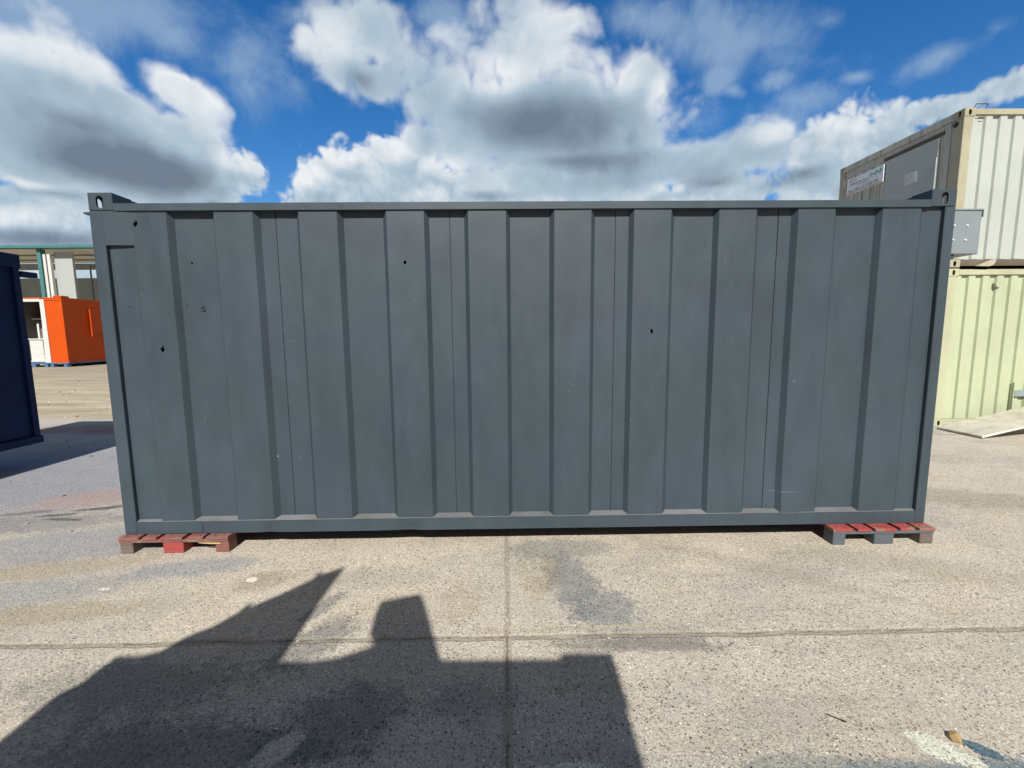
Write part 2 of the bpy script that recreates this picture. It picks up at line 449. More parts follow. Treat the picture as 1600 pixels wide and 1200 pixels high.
M_DUST = paint('dusty_grey_paint', (.115, .125, .135), .7, .3, .002, .001, dirt=.25)
M_DARK = plain('dark_interior', (.02, .02, .022), .9)
M_GALV = paint('galvanised_steel', (.20, .235, .26), .5, .06, .002, .0003, spec=.6)
M_RIVET = plain('bright_rivet', (.75, .76, .76), .35, .2)

# ------------------------------------------------------------------ ground
GZ = -0.13
def sstep(a, b, x):
    u = max(0, min(1, (x-a)/(b-a))); return u*u*(3-2*u)
def gz(x, y):
    return GZ + .42*sstep(4.5, 15, y)*sstep(-5, -14, x)
def stains(t, c, base):
    """paint, sand and oil marks: each with its own ragged outline"""
    S = [ # x, y, rx, ry, rot, colour, strength, edge raggedness
     (-5.3, 1.9, 1.9, 1.5, 10, (.20, .22, .29), .62, .7), (-3.6, .1, 1.0, .30, 12, (.25, .26, .29), .55, .8), (-2.35, -.25, .42, .12, 8, (.22, .24, .29), .6, .6),
     (-3.3, -.55, .8, .16, 10, (.26, .28, .29), .5, .8), (-4.4, .5, .9, .18, 8, (.19, .19, .20), .55, .9),
     (-2.9, -.75, .55, .10, 5, (.30, .25, .16), .45, .8), (-3.4, -.28, .7, .12, 14, (.33, .27, .18), .5, .9),
     (-4.25, 1.15, .55, .25, 20, (.42, .25, .20), .4, .9), (-7.9, 4.5, 1.0, .35, 5, (.30, .12, .11), .5, 1.0), (-6.9, 4.3, .6, .25, 5, (.28, .11, .10), .45, 1.0),
     (-4.0, .84, .20, .035, 12, (.07, .065, .06), .8, .5), (-4.25, .70, .16, .03, 10, (.07, .065, .06), .75, .5), (-4.1, .60, .17, .025, -5, (.08, .075, .07), .75, .5),
     (-3.75, .95, .22, .03, 18, (.10, .085, .075), .75, .5), (-4.6, .75, .25, .04, 15, (.11, .11, .11), .6, .6),
     (-1.78, -.44, .17, .11, 15, (.27, .23, .17), .55, .6), (-1.86, -.42, .035, .030, 0, (.70, .68, .58), .95, .45), (-2.75, -.5, .03, .015, 0, (.65, .66, .62), .9, .4),
     (-1.0, -.42, .34, .12, 0, (.30, .285, .25), .4, 1.2), (-.45, -.70, .14, .20, 0, (.38, .33, .25), .4, 1.2), (-.02, -.35, .08, .5, 2, (.38, .34, .27), .55, .7),
     (.13, -.30, .07, .17, -8, (.40, .33, .24), .85, .35), (.06, -.52, .11, .09, 20, (.36, .31, .24), .7, .5),
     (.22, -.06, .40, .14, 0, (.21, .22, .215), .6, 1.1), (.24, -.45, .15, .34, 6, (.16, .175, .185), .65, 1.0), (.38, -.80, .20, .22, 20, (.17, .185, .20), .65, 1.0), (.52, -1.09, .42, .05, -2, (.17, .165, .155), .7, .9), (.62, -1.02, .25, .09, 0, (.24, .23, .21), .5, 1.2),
     (1.5, -.35, .75, .09, -32, (.30, .27, .22), .4, 1.3), (2.6, -.4, .9, .16, -20, (.32, .29, .235), .4, 1.3), (3.9, .9, 1.4, .25, -15, (.25, .22, .17), .5, .9), (.3, -.95, .6, .018, 2, (.40, .36, .28), .8, .6),
     (1.02, -1.50, .26, .14, 10, (.30, .29, .25), .4, 1.3), (.95, -1.74, .30, .06, 0, (.19, .20, .19), .6, .7),
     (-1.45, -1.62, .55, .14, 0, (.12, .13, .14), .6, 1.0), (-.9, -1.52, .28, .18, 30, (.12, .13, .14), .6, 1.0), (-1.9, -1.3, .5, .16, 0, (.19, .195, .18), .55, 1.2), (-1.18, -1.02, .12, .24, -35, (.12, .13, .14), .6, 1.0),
     (-1.07, -1.63, .05, .11, -35, (.50, .47, .40), .9, .8), (-.55, -1.12, .10, .05, 20, (.48, .44, .37), .75, .6), (-.35, -1.42, .20, .09, 0, (.22, .21, .19), .5, 1.1),
     (.07, -1.73, .13, .033, 0, (.62, .62, .54), .85, .8), (-1.26, -.72, .05, .16, -25, (.15, .16, .17), .6, .9),
     (1.30, -1.79, .62, .07, 2, (.13, .18, .20), .75, .7), (1.635, -1.685, .062, .028, -42, (.075, .14, .18), .95, .35), (1.9, -1.75, .3, .06, 5, (.13, .17, .19), .7, .7),
     (1.435, -1.630, .040, .030, -30, (.57, .58, .49), 1.0, .25), (1.475, -1.672, .072, .060, -40, (.57, .58, .49), .95, .42), (1.530, -1.718, .060, .036, -35, (.57, .58, .49), .95, .42)]
    nz = t.noise(c, 9.0, 5, .68); nz2 = t.noise(t.vm('ADD', c, (7, 3, 0)), 38.0, 4, .65)
    nz3 = t.noise(c, 110, 3, .7)
    e = t.m('ADD', t.m('MULTIPLY', t.m('SUBTRACT', nz, .5), 2.0), t.m('MULTIPLY', t.m('SUBTRACT', nz2, .5), 1.6))
    e = t.m('ADD', e, t.m('MULTIPLY', t.m('SUBTRACT', nz3, .5), 1.4))
    for (x, y, rx, ry, rot, col, st, rag) in S:
        v = t.new('ShaderNodeVectorMath', operation='MULTIPLY_ADD')
        t.put(v.inputs[0], base); v.inputs[1].default_value = (1e-9,)*3; t.put(v.inputs[2], c)
        r = t.vm('LENGTH', t.mapping(v.outputs['Vector'], (x, y, 0), (0, 0, R(rot)), (rx, ry, 1e6), 'TEXTURE'))
        r = t.m('ADD', r, t.m('MULTIPLY', e, rag))
        soft = .12 if st > .84 else .65
        f = t.mr(r, 1.0-soft*.5, 1.0+soft*.5, st, 0, True)
        base = t.mix(f, base, col)
    return base
def ground_fn(t, b, c):
    sx = t.new('ShaderNodeSeparateXYZ'); t.l.new(c, sx.inputs[0]); X, Y = sx.outputs[0], sx.outputs[1]
    flat = t.vm('MULTIPLY', c, (1, 1, 0))
    n0 = t.noise(flat, .35, 3, .6); n1 = t.noise(flat, 1.6, 5, .62); n2 = t.noise(flat, 14, 5, .7)
    conc = t.mix(t.mr(n0, .35, .65), (.52, .468, .392), (.47, .435, .38))
    conc = t.mix(t.mr(n1, .42, .68, 0, .45, True), conc, (.36, .32, .25))
    conc = t.mix(t.mr(n2, .5, .75, 0, .5, True), conc, (.53, .485, .395))
    worn = t.noise(t.mapping(flat, rot=(0, 0, R(20)), sc=(.7, 1.5, 1)), 1.1, 6, .66)
    conc = t.mix(t.mr(worn, .50, .64, 0, .55, True), conc, (.335, .325, .30))
    conc = t.mix(t.mr(worn, .46, .34, 0, .5, True), conc, (.52, .45, .355))
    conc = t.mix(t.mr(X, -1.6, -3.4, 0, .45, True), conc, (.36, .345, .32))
    # long scuffs and drag marks
    sc = t.noise(t.mapping(flat, rot=(0, 0, R(33)), sc=(.5, 5, 1)), 2.2, 5, .65)
    conc = t.mix(t.mr(sc, .56, .70, 0, .4, True), conc, (.30, .265, .205))
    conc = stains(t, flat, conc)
    # exposed aggregate: stones of many shades in a paste
    warp = t.new('ShaderNodeTexNoise'); t.put(warp.inputs['Vector'], flat); warp.inputs['Scale'].default_value = 60
    fw = t.vm('ADD', flat, t.vm('SCALE', t.vm('SUBTRACT', warp.outputs['Color'], (.5, .5, .5)), scale=.010))
    vd = t.new('ShaderNodeTexVoronoi'); t.put(vd.inputs['Vector'], fw); vd.inputs['Scale'].default_value = 75
    vs = t.new('ShaderNodeSeparateColor'); t.l.new(vd.outputs['Color'], vs.inputs[0])
    stone = t.mr(vd.outputs['Distance'], .30, .42, 1, 0, True)
    shade = t.ramp(vs.outputs[0], [(0, (.22,)*3), (.16, (.48, .47, .45)), (.45, (.86, .85, .82)), (.75, (1.18, 1.15, 1.08)), (.93, (1.6, 1.57, 1.48)), (1, (1.9, 1.87, 1.8))])
    dusty = t.mr(t.noise(t.vm('ADD', flat, (3, 9, 0)), 2.6, 6, .68), .50, .62, 0, 1, True)
    agg = t.m('MULTIPLY', stone, t.mr(dusty, 0, 1, .97, .30))
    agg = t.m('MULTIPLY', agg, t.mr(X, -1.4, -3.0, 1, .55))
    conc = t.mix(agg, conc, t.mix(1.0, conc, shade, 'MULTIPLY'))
    v2 = t.vor(fw, 210, 'F1', 'Color'); v2s = t.new('ShaderNodeSeparateColor'); t.l.new(v2, v2s.inputs[0])
    k2 = t.mr(v2s.outputs[1], 0, 1, .60, 1.38); kk = t.new('ShaderNodeCombineColor'); [t.put(kk.inputs[i], k2) for i in range(3)]
    conc = t.mix(.8, conc, kk.outputs[0], 'MULTIPLY')
    pit = t.m('MULTIPLY', t.mr(vs.outputs[1], .90, .93), t.mr(vd.outputs['Distance'], .16, .26, 1, 0, True))
    conc = t.mix(t.m('MULTIPLY', pit, .8), conc, (.06, .055, .05))
    # joints between the slabs, packed with dust and grit
    wob = t.m('MULTIPLY', t.m('SUBTRACT', t.noise(flat, 3.5, 5, .7), .5), .055)
    wob2 = t.m('MULTIPLY', t.m('SUBTRACT', t.noise(flat, 40, 3, .6), .5), .018)
    jy = t.m('ABSOLUTE', t.m('ADD', t.m('ADD', t.m('SUBTRACT', Y, -1.015), wob), wob2))
    jx = t.m('ABSOLUTE', t.m('ADD', t.m('ADD', t.m('SUBTRACT', X, -.175), t.m('MULTIPLY', wob, .7)), wob2))
    jx = t.m('ADD', jx, t.mr(Y, 3.0, 3.1, 0, 1))
    j2 = t.m('ABSOLUTE', t.m('ADD', t.m('SUBTRACT', Y, 3.35), wob))
    jx = t.m('ADD', jx, t.mr(Y, -.95, -1.05, .0045, 0))  # sun and shadow painted into the joint: core faded over the sunlit stretch
    jm = t.m('MINIMUM', t.m('MINIMUM', jy, jx), j2)
    band = t.mr(jm, .012, .028, 1, 0, True)
    conc = t.mix(t.m('MULTIPLY', band, .6), conc, t.mix(n2, (.24, .21, .165), (.38, .33, .25)))
    core = t.m('MULTIPLY', t.mr(jm, .003, .009, 1, 0, True), t.mr(t.noise(flat, 5, 4, .6), .40, .56))
    conc = t.mix(t.m('MULTIPLY', core, .6), conc, (.07, .062, .052))
    # compacted dirt yard beyond the slab, on the left
    edge = t.m('ADD', Y, t.m('MULTIPLY', t.m('SUBTRACT', n1, .5), 1.2))
    far = t.m('MULTIPLY', t.mr(edge, 5.2, 5.9, 0, 1, True), t.mr(X, -3.5, -2.5, 1, 0))
    tr = t.noise(t.mapping(flat, rot=(0, 0, R(-12)), sc=(.22, 1.6, 1)), 1.4, 6, .68)
    dirt = t.mix(t.mr(tr, .36, .62), (.27, .235, .165), (.50, .43, .305))
    dirt = t.mix(t.mr(t.noise(flat, 6, 5, .7), .52, .72, 0, .5), dirt, (.21, .185, .135))
    dirt = t.mix(t.mr(edge, 8.0, 13.0, 0, .65), dirt, (.29, .265, .20))
    conc = t.mix(far, conc, dirt)
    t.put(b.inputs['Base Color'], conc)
    t.put(b.inputs['Roughness'], t.mr(n1, .3, .7, .78, .95)); b.inputs['Specular IOR Level'].default_value = .3
    p = bump(t, b, n1, .010)
    h = t.m('SUBTRACT', t.m('MULTIPLY', stone, t.mr(vs.outputs[2], 0, 1, .3, 1)), t.m('MULTIPLY', pit, 1.2))
    p = bump(t, b, h, .0022, 1.0, p)
    p = bump(t, b, t.m('MULTIPLY', band, -1.0), .004, 1.0, p)
    bump(t, b, t.noise(flat, 300, 3, .7), .0014, 1.0, p)
def ground():
    bm = bmesh.new()
    near = [-60+1.0*i for i in range(121)]
    xs = [-1500, -500, -200, -100] + near + [100, 200, 500, 1500]; ys = [-1500, -500, -200, -100] + near + [100, 200, 500, 1500]
    g = [[bm.verts.new((x, y, gz(x, y))) for x in xs] for y in ys]
    for j in range(len(ys)-1):
        for i in range(len(xs)-1): bm.faces.new((g[j][i], g[j][i+1], g[j+1][i+1], g[j+1][i]))
    me = bpy.data.meshes.new('ground'); bm.to_mesh(me); bm.free()
    for f in me.polygons: f.use_smooth = True
    me.materials.append(mat('yard_concrete', ground_fn))
    o = bpy.data.objects.new('ground', me); COL.objects.link(o); tag(o, kind='structure')
ground()

# ------------------------------------------------------------------ the grey container
def corner_casting(x0, x1, y0, y1, z0, z1, m, parent, front, side):
    """hollow block with an oval slot on the front (-y if front<0) and on the end"""
    mb = MB(); mb.box(x0, x1, y0, y1, z0, z1, .004); o = mb.build('corner_casting', m, parent)
    w = .014; cs = []
    mb = MB(); mb.box(x0+w, x1-w, y0+w, y1-w, z0+w, z1-w); cs.append(mb.build('cutter', None))
    cx, cz = (x0+x1)/2+(.003 if side > 0 else -.003), (z0+z1)/2-.003
    def oval(r, h): return [(r*math.cos(a), h*(1 if math.sin(a) >= 0 else -1)*.5 + r*math.sin(a)) for a in (2*math.pi*(i+.5)/28 for i in range(28))]
    yy = (y0-.02, y0+.03) if front < 0 else (y1-.03, y1+.02)
    mb = MB(); mb.prism([(cx+u, cz+v) for u, v in oval(.024, .036)], 'y', *yy); cs.append(mb.build('cutter', None))
    xx = (x1-.03, x1+.02) if side > 0 else (x0-.02, x0+.03)
    cy = (y0+y1)/2
    mb = MB(); mb.prism([(cy+u, cz+v) for u, v in oval(.026, .036)], 'x', *xx); cs.append(mb.build('cutter', None))
    return cut(o, cs)

W = 2.438; HX = 3.029
def grey_container():
    root = thing('shipping_container', 'long dark grey steel container on two red pallets, its ribbed side facing the viewer', 'container', (0, 0, 0))
    # corrugated side, one sheet with lap seams, rust holes and a fold
    E = [(-2.937,'e'),(-2.768,'e'),(-2.750,'c'),(-2.515,'c'),(-2.487,'r'),(-2.216,'r'),(-2.187,'c'),(-1.920,'c'),(-1.886,'r'),(-1.632,'r'),(-1.601,'c'),(-1.336,'c'),(-1.304,'r'),(-1.026,'r'),(-.993,'c'),(-.731,'c'),(-.701,'r'),(-.453,'r'),(-.422,'c'),(-.157,'c'),(-.128,'r'),(.153,'r'),(.183,'c'),(.444,'c'),(.477,'r'),(.719,'r'),(.747,'c'),(1.009,'c'),(1.043,'r'),(1.325,'r'),(1.350,'c'),(1.616,'c'),(1.648,'r'),(1.888,'r'),(1.914,'c'),(2.176,'c'),(2.212,'r'),(2.494,'r'),(2.518,'c'),(2.790,'c'),(2.818,'e'),(2.953,'e')]
    CY, RY = .012, .052
    prof = []
    for (x, k) in E: prof.append((x, {'c': CY, 'r': RY, 'e': .030}[k]))
    for s in (-1.780, -.555, .624, 1.795):                          # lap seams in every other trough
        prof += [(s-.0035, RY), (s-.0012, RY+.006), (s+.0012, RY+.006), (s+.0035, RY-.0015)]
    for s in (1.96, 2.01, 2.06, 2.11): prof.append((s, CY))
    for i in range(40):                                             # extra columns so that the plates can be slightly bowed
        pass
    prof.sort()
    zs = [.080, .12, .16, .20, .235, .250, .258, .275, .32, .40] + [.5+.15*i for i in range(12)] + [2.25, 2.336]
    bm = bmesh.new()
    def disp(x, y, z):
        d = 0.0
        if 1.88 < x < 2.12 and z < .2541: d -= (.005+.009*(.25-z)/.17)*sstep(2.13, 1.95, x)
        d += .0035*mnoise.noise(Vector((x*1.1, 3.3, z*1.2)))
        return y + d
    F = [[bm.verts.new((x, disp(x, y, z), z)) for x, y in prof] for z in zs]
    Bk = [[bm.verts.new((x, disp(x, y, z)+.004, z)) for x, y in prof] for z in zs]
    nx, nz = len(prof), len(zs)
    for j in range(nz-1):
        for i in range(nx-1):
            bm.faces.new((F[j][i], F[j][i+1], F[j+1][i+1], F[j+1][i])); bm.faces.new((Bk[j][i+1], Bk[j][i], Bk[j+1][i], Bk[j+1][i+1]))
        bm.faces.new((F[j][0], F[j+1][0], Bk[j+1][0], Bk[j][0])); bm.faces.new((F[j+1][-1], F[j][-1], Bk[j][-1], Bk[j+1][-1]))
    for i in range(nx-1):
        bm.faces.new((F[0][i+1], F[0][i], Bk[0][i], Bk[0][i+1])); bm.faces.new((F[-1][i], F[-1][i+1], Bk[-1][i+1], Bk[-1][i]))
    mb = MB(); mb.bm.free(); mb.bm = bm
    side = mb.build('corrugated_side', M_ANTH, root)
    fb = bmesh.new(); fr = [(x, y) for x, y in prof if abs(x) < 2.96]; fr = [q for i, q in enumerate(fr) if q[1] in (CY, RY, .030)]
    lo = [fb.verts.new((x, .004, .0935)) for x, y in fr]; hi = [fb.verts.new((x, disp(x, y, .10)-.0012, .094+.42*(y-.004))) for x, y in fr]
    bk = [fb.verts.new((x, disp(x, y, .10)-.0012, .0925)) for x, y in fr]
    for i in range(len(fr)-1):
        fb.faces.new((lo[i], lo[i+1], hi[i+1], hi[i])); fb.faces.new((hi[i], hi[i+1], bk[i+1], bk[i]))
    mf = MB(); mf.bm.free(); mf.bm = fb; mf.build('bottom_flange', M_DUST, root)
    holes = [(-2.730, 2.250, .015, .019, 0), (-2.392, 1.986, .008, .008, 1), (-2.842, 1.683, .004, .007, 2), (-2.452, 1.690, .005, .006, 3), (-2.629, 1.382, .015, .021, 4), (-.873, 1.976, .010, .015, 5), (.892, 1.475, .010, .018, 6)]
    cs = []
    for (x, z, rx, rz, sd_) in holes:
        rr = random.Random(sd_*11+5); n = 13; pts = []
        for i in range(n):
            a = 2*math.pi*i/n; k = .72+.5*rr.random(); pts.append((x+rx*k*math.cos(a), z+rz*k*math.sin(a)))
        m2 = MB(); m2.prism(pts, 'y', -.05, .12); cs.append(m2.build('cutter', None))
    cut(side, cs)
    # torn lips of the two biggest holes
    for (x, z, s) in ((-2.730, 2.250, .8), (-2.629, 1.382, .9)):
        m2 = MB(); m2.prism([(x-.020*s, z+.026*s), (x+.012*s, z+.027*s), (x+.004*s, z+.008*s), (x-.012*s, z+.002*s), (x-.022*s, z+.012*s)], 'y', .004, .012)
        m2.build('torn_lip', M_ANTH, side)
    # ring shaped fitting
    m2 = MB()
    for i in range(14):
        a, b_ = 2*math.pi*i/14*.86+.6, 2*math.pi*(i+1)/14*.86+.6
        m2.tube((-2.340+.014*math.cos(a), .048, 1.666+.014*math.sin(a)), (-2.340+.014*math.cos(b_), .048, 1.666+.014*math.sin(b_)), .0045, 6)
    m2.build('ring_boss', M_ANTH, root)
    # dimpled screw heads and dents
    for (x, z, r_) in ((-2.006, 1.988, .012), (-2.075, 1.990, .006), (-1.462, 1.985, .010), (-1.44, 1.485, .009), (-.845, 1.465, .010), (-.29, 1.470, .007), (.31, 1.474, .008), (.30, 1.985, .007), (.89, 1.984, .007), (1.475, 1.99, .006), (1.476, 1.475, .006), (2.03, 1.985, .008), (.892, 2.28, .009)):
        m2 = MB(); m2.tube((x, .0165, z), (x, .0115, z), r_*.8, 10, r_*.35); m2.build('screw_head', M_ANTH, side)
    # filler plate beside the left post
    m2 = MB(); m2.prism([(-2.942, .0015), (-2.745, .0112), (-2.745, .029), (-2.942, .029)], 'z', 2.104, 2.334); m2.build('filler_plate', M_ANTH, root)
    # posts
    for (x0, x1) in ((-HX, -2.939), (2.955, HX)):
        m2 = MB(); m2.box(x0, x1, 0, .10, 0, 2.335, .004); m2.build('corner_post', M_ANTH, root)
        m2 = MB(); m2.box(x0, x1, W-.10, W, 0, 2.335, .004); m2.build('corner_post', M_ANTH, root)
    # rails, the lower one knocked in twice
    def rail(name, x0, x1, y0, y1, z0, z1, dents=()):
        bm = bmesh.new(); n = 120; rows = []
        for i in range(n+1):
            x = x0+(x1-x0)*i/n; row = []
            for (y, z) in ((y0, z0), (y0, z0+.3*(z1-z0)), (y0, z0+.62*(z1-z0)), (y0, z1), (y1, z1), (y1, z0)):
                d = 0; up = 0
                if y == y0:
                    for (dx, w, a) in dents:
                        k = math.exp(-((x-dx)/w)**2)*sstep(z1, z0, z)
                        if x > dx+.01: k *= math.exp(-((x-dx)/(w*.35))**2)
                        d += a*k; up += 0
                    d += .0016*mnoise.noise(Vector((x*2.5, 0, z*6)))
                row.append(bm.verts.new((x, y+d, z+up*.5)))
            rows.append(row)
        for i in range(n):
            for k in range(6): bm.faces.new((rows[i][k], rows[i+1][k], rows[i+1][(k+1) % 6], rows[i][(k+1) % 6]))
        bm.faces.new(rows[0][::-1]); bm.faces.new(rows[-1])
        m = MB(); m.bm.free(); m.bm = bm; return m.build(name, M_ANTH, root)
    rail('bottom_rail', -2.938, 2.954, .0015, .075, .001, .092, ((-1.93, .07, .012), (-.90, .15, .013)))
    rail('top_rail', -2.862, 2.850, .0, .07, 2.334, 2.383)
    m2 = MB(); m2.box(-2.72, -2.45, -.004, .0012, .006, .086, .001); m2.build('weld_patch', M_ANTH, root)
    m2 = MB(); m2.box(-2.938, 2.954, W-.07, W, .001, .11, .003); m2.build('bottom_rail', M_ANTH, root)
    m2 = MB(); m2.box(-2.862, 2.850, W-.07, W, 2.334, 2.383, .003); m2.build('top_rail', M_ANTH, root)
    for sx in (-1, 1):
        x0, x1 = (-HX, -2.863) if sx < 0 else (2.851, HX)
        corner_casting(x0, x1, 0, .165, 2.337, 2.455, M_ANTH, root, -1, sx)
        corner_casting(x0, x1, W-.165, W, 2.337, 2.455, M_ANTH, root, 1, sx)
        m2 = MB(); m2.box(x0+.004, x1-.003, .166, W-.166, 2.338, 2.449, .003); m2.build('end_header', M_ANTH, root)
        m2 = MB(); xe = (-3.012, -2.985) if sx < 0 else (2.985, 3.012)
        m2.box(xe[0], xe[1], .101, W-.101, .0, 2.336); m2.build('end_wall', M_ANTH, root)
    m2 = MB(); m2.box(-2.938, 2.954, W-.045, W-.02, .08, 2.333); m2.build('back_wall', M_ANTH, root)
    m2 = MB(); m2.box(-2.85, 2.845, .071, W-.071, 2.350, 2.362); m2.build('roof', M_ANTH, root)
    m2 = MB(); m2.box(-2.93, -2.90, .052, .30, .1, 2.33); m2.build('post_web', M_DARK, root)
    m2 = MB(); m2.box(2.92, 2.95, .052, .30, .1, 2.33); m2.build('post_web', M_DARK, root)
    m2 = MB(); m2.box(-2.94, 2.95, .076, W-.076, .03, .075); m2.build('floor', M_DARK, root)
    m2 = MB(); m2.box(-3.085, -3.0295, .02, .10, 2.318, 2.332, .001); m2.build('drip_tab', M_ANTH, root)
    # galvanised cable box on the right end
    bx = MB(); bx.box(3.0305, 3.600, .352, .56, 2.068, 2.402, .004); box = bx.build('cable_box', M_GALV, root)
    bx = MB(); bx.box(3.0305, 3.606, .346, .566, 2.4025, 2.414, .001); bx.box(3.601, 3.608, .346, .566, 2.352, 2.402); bx.build('lid', M_GALV, box)
    for (x, z) in ((3.383, 2.287), (3.487, 2.286), (3.383, 2.177), (3.483, 2.175)):
        bx = MB(); bx.tube((x, .352, z), (x, .343, z), .010, 10, .006); bx.build('rivet', M_RIVET, box)
    bx = MB(); bx.box(3.0305, 3.425, .37, .55, 2.032, 2.067); bx.build('bracket', M_ANTH, root)
    return root
grey_container()

# ------------------------------------------------------------------ pallets
RED1, RED2 = (.36, .060, .058), (.23, .038, .038)
M_RED = wood('red_timber', RED1, RED2, (.30, .16, .125))
M_REDX = wood('red_timber_cross', RED1, RED2, None, 'x')
M_GREYW = wood('weathered_timber', (.26, .12, .105), (.14, .07, .06), (.30, .075, .068))
M_GREYX = wood('weathered_timber_cross', (.17, .13, .12), (.10, .08, .075), None, 'x')
M_REDWORN = wood('worn_red_timber', (.22, .085, .075), (.15, .07, .06), (.25, .20, .17), 'x')
M_BLUEG = wood('grey_painted_timber', (.10, .12, .14), (.07, .085, .10), None, 'x')
M_RAW = plain('raw_split_timber', (.50, .36, .18), .8)
def pallet(x0, x1, y0, y1, label, kinds, rot=0):
    root = thing('pallet', label, 'pallet', ((x0+x1)/2, (y0+y1)/2, GZ), 'red pallets under the grey container')
    L = x1-x0; Dp = y1-y0; zt = -.003
    bd = [(0, .150), (.180, .280), (.312, .470), (.508, .618), (.645, L)]
    bl = [(0, .100), (.315, .470), (L-.105, L)]
    r = random.Random(int(x0*10))
    for i, (a, b_) in enumerate(bd):
        m = MB(); m.box(x0+a, x0+b_, y0+r.uniform(-.004, .006), y1, zt-.022, zt, .002); m.build('board', kinds['board'][i], root)
    for j, yy in enumerate((y0+.004, (y0+y1)/2-.05, y1-.10)):
        m = MB(); m.box(x0+.002, x1-.002, yy, yy+.10, zt-.042, zt-.0225, .002); m.build('stringer', kinds['stringer'], root)
        for i, (a, b_) in enumerate(bl):
            m = MB(); m.box(x0+a+.003, x0+b_-.003, yy+.002+r.uniform(0, .006), yy+.105, GZ+.001, zt-.0425, .004)
            m.build('block', kinds['block'][i] if j == 0 else kinds['inner'], root)
    for i, (a, b_) in enumerate(bd):
        for u in (.3, .7):
            m = MB(); m.tube((x0+a+(b_-a)*u, y0+.035+r.uniform(-.01, .01), zt-.002), (x0+a+(b_-a)*u, y0+.035, zt+.0008), .0045, 8); m.build('nail', M_DARK, root)
    return root
pl = pallet(-3.042, -2.238, -.052, 1.15, 'worn dull red pallet with split edge under the left end of the container',
       dict(board=[M_GREYW]*5, stringer=M_REDWORN, block=[M_GREYX, M_REDX, M_REDWORN], inner=M_REDX))
m = MB(); m.prism([(-2.46, -.047), (-2.30, -.049), (-2.29, -.060), (-2.37, -.058), (-2.44, -.052)], 'y', -.0535, -.0475); m.build('split', M_RAW, pl)
pallet(2.268, 3.034, -.085, 1.12, 'bright red pallet with grey painted blocks under the right end of the container',
       dict(board=[M_RED]*4+[M_RED], stringer=M_BLUEG, block=[M_BLUEG, M_BLUEG, M_GREYX], inner=M_RED))

# ------------------------------------------------------------------ navy container on the left
M_NAVY = paint('navy_paint', (.006, .018, .062), .55, .15, .004, spec=.12)
M_BLACK = plain('black_rubber_steel', (.015, .015, .017), .7)
M_TIMB = wood('old_sleeper', (.09, .07, .055), (.05, .04, .035), None, 'y')
def navy_container():
    x1, x0, y0, y1, zb, zt = -6.02, -8.45, -3.85, 2.30, .17, 2.47
    root = thing('blue_container', 'navy blue steel container raised on dark blocks at the left edge', 'container', (x0, y0, GZ))
    m = MB(); m.box(x0+.03, x1-.03, y0+.03, y1-.03, zb+.10, zt-.02); m.build('body', M_NAVY, root)
    m = MB()
    for i in range(6): m.box(x1-.0295, x1-.012, y0+.35+i*.95, y0+.80+i*.95, zb+.13, zt-.20, .006)
    m.build('side_panel', M_NAVY, root)
    for (a, b_) in ((x0, x0+.07), (x1-.07, x1)):
        for (c, d) in ((y0, y0+.07), (y1-.07, y1)):
            m = MB(); m.box(a, b_, c, d, zb+.09, zt-.16, .004); m.build('corner_post', M_NAVY, root)
    m = MB(); m.box(x0-.01, x1+.012, y0-.01, y1+.012, zt-.16, zt, .006); m.build('top_rail', M_NAVY, root)
    m = MB(); m.box(x0-.01, x1+.014, y0-.01, y1+.014, zb, zb+.09, .005); m.build('bottom_rail', M_NAVY, root)
    m = MB(); m.box(x1-.10, x1+.005, y1+.0125, y1+.20, zt-.255, zt-.19, .004); m.build('door_lug', M_NAVY, root)
    for i, (yy, k) in enumerate(((1.05, 0), (-3.3, 1))):
        s = thing('support_block', ('dark sleeper block under the near visible end of the navy container', 'dark sleeper block under the far hidden end of the navy container')[k], 'block', (x1-.5, yy, GZ))
        m = MB(); m.box(x0+.1, x1-.06, yy, yy+.42, GZ+.001, .03, .01); m.build('lower_sleeper', M_TIMB, s)
        m = MB(); m.box(x0+.2, x1-.12, yy+.08, yy+.36, .031, zb-.001, .01); m.build('upper_sleeper', M_TIMB, s)
    w = thing('jockey_wheel', 'black wheel lying on its side under the navy container', 'wheel', (-6.35, 1.62, GZ))
    m = MB(); m.tube((-6.32, 1.70, GZ+.005), (-6.32, 1.70, GZ+.12), .20, 24); m.build('tyre', M_BLACK, w)
    m = MB(); m.tube((-6.32, 1.70, GZ+.1201), (-6.32, 1.70, GZ+.145), .10, 16, .08); m.build('hub', M_TIMB, w)
navy_container()

# ------------------------------------------------------------------ stacked containers on the right
M_WHITE = paint('chalky_white_paint', (.415, .455, .43), .6, .05, .004, rust=.10, dirt=.08, spec=.2)
M_WHITEP = paint('yellowed_white_paint', (.36, .345, .25), .6, .10, .004, rust=.30, dirt=.2, spec=.35)
M_WEND = paint('grimy_white_paint', (.46, .475, .435), .6, .10, .004, rust=.26, dirt=.25, streak=.5, spec=.3)
M_DOOR = paint('grey_door_paint', (.345, .40, .40), .5, .05, .003, spec=.4)
M_RUST = paint('rusted_rail', (.12, .10, .075), .8, .25, .004, rust=.5, rustcol=(.07, .045, .03), spec=.2)
M_GREEN = paint('pale_green_paint', (.425, .47, .325), .6, .06, .004, dirt=.07, spec=.2, rust=.07)
M_GREENC = paint('cream_green_paint', (.42, .435, .30), .6, .08, .003, dirt=.15, spec=.35, rust=.16)
M_SIGN = plain('sign_white', (.72, .76, .80), .4)
M_INK = plain('sign_ink', (.05, .08, .16), .5)
M_TEALINK = plain('sign_teal', (.06, .30, .36), .5)
M_REDINK = plain('sign_red', (.40, .12, .10), .5)
M_PAPER = plain('paper', (.62, .64, .64), .7)
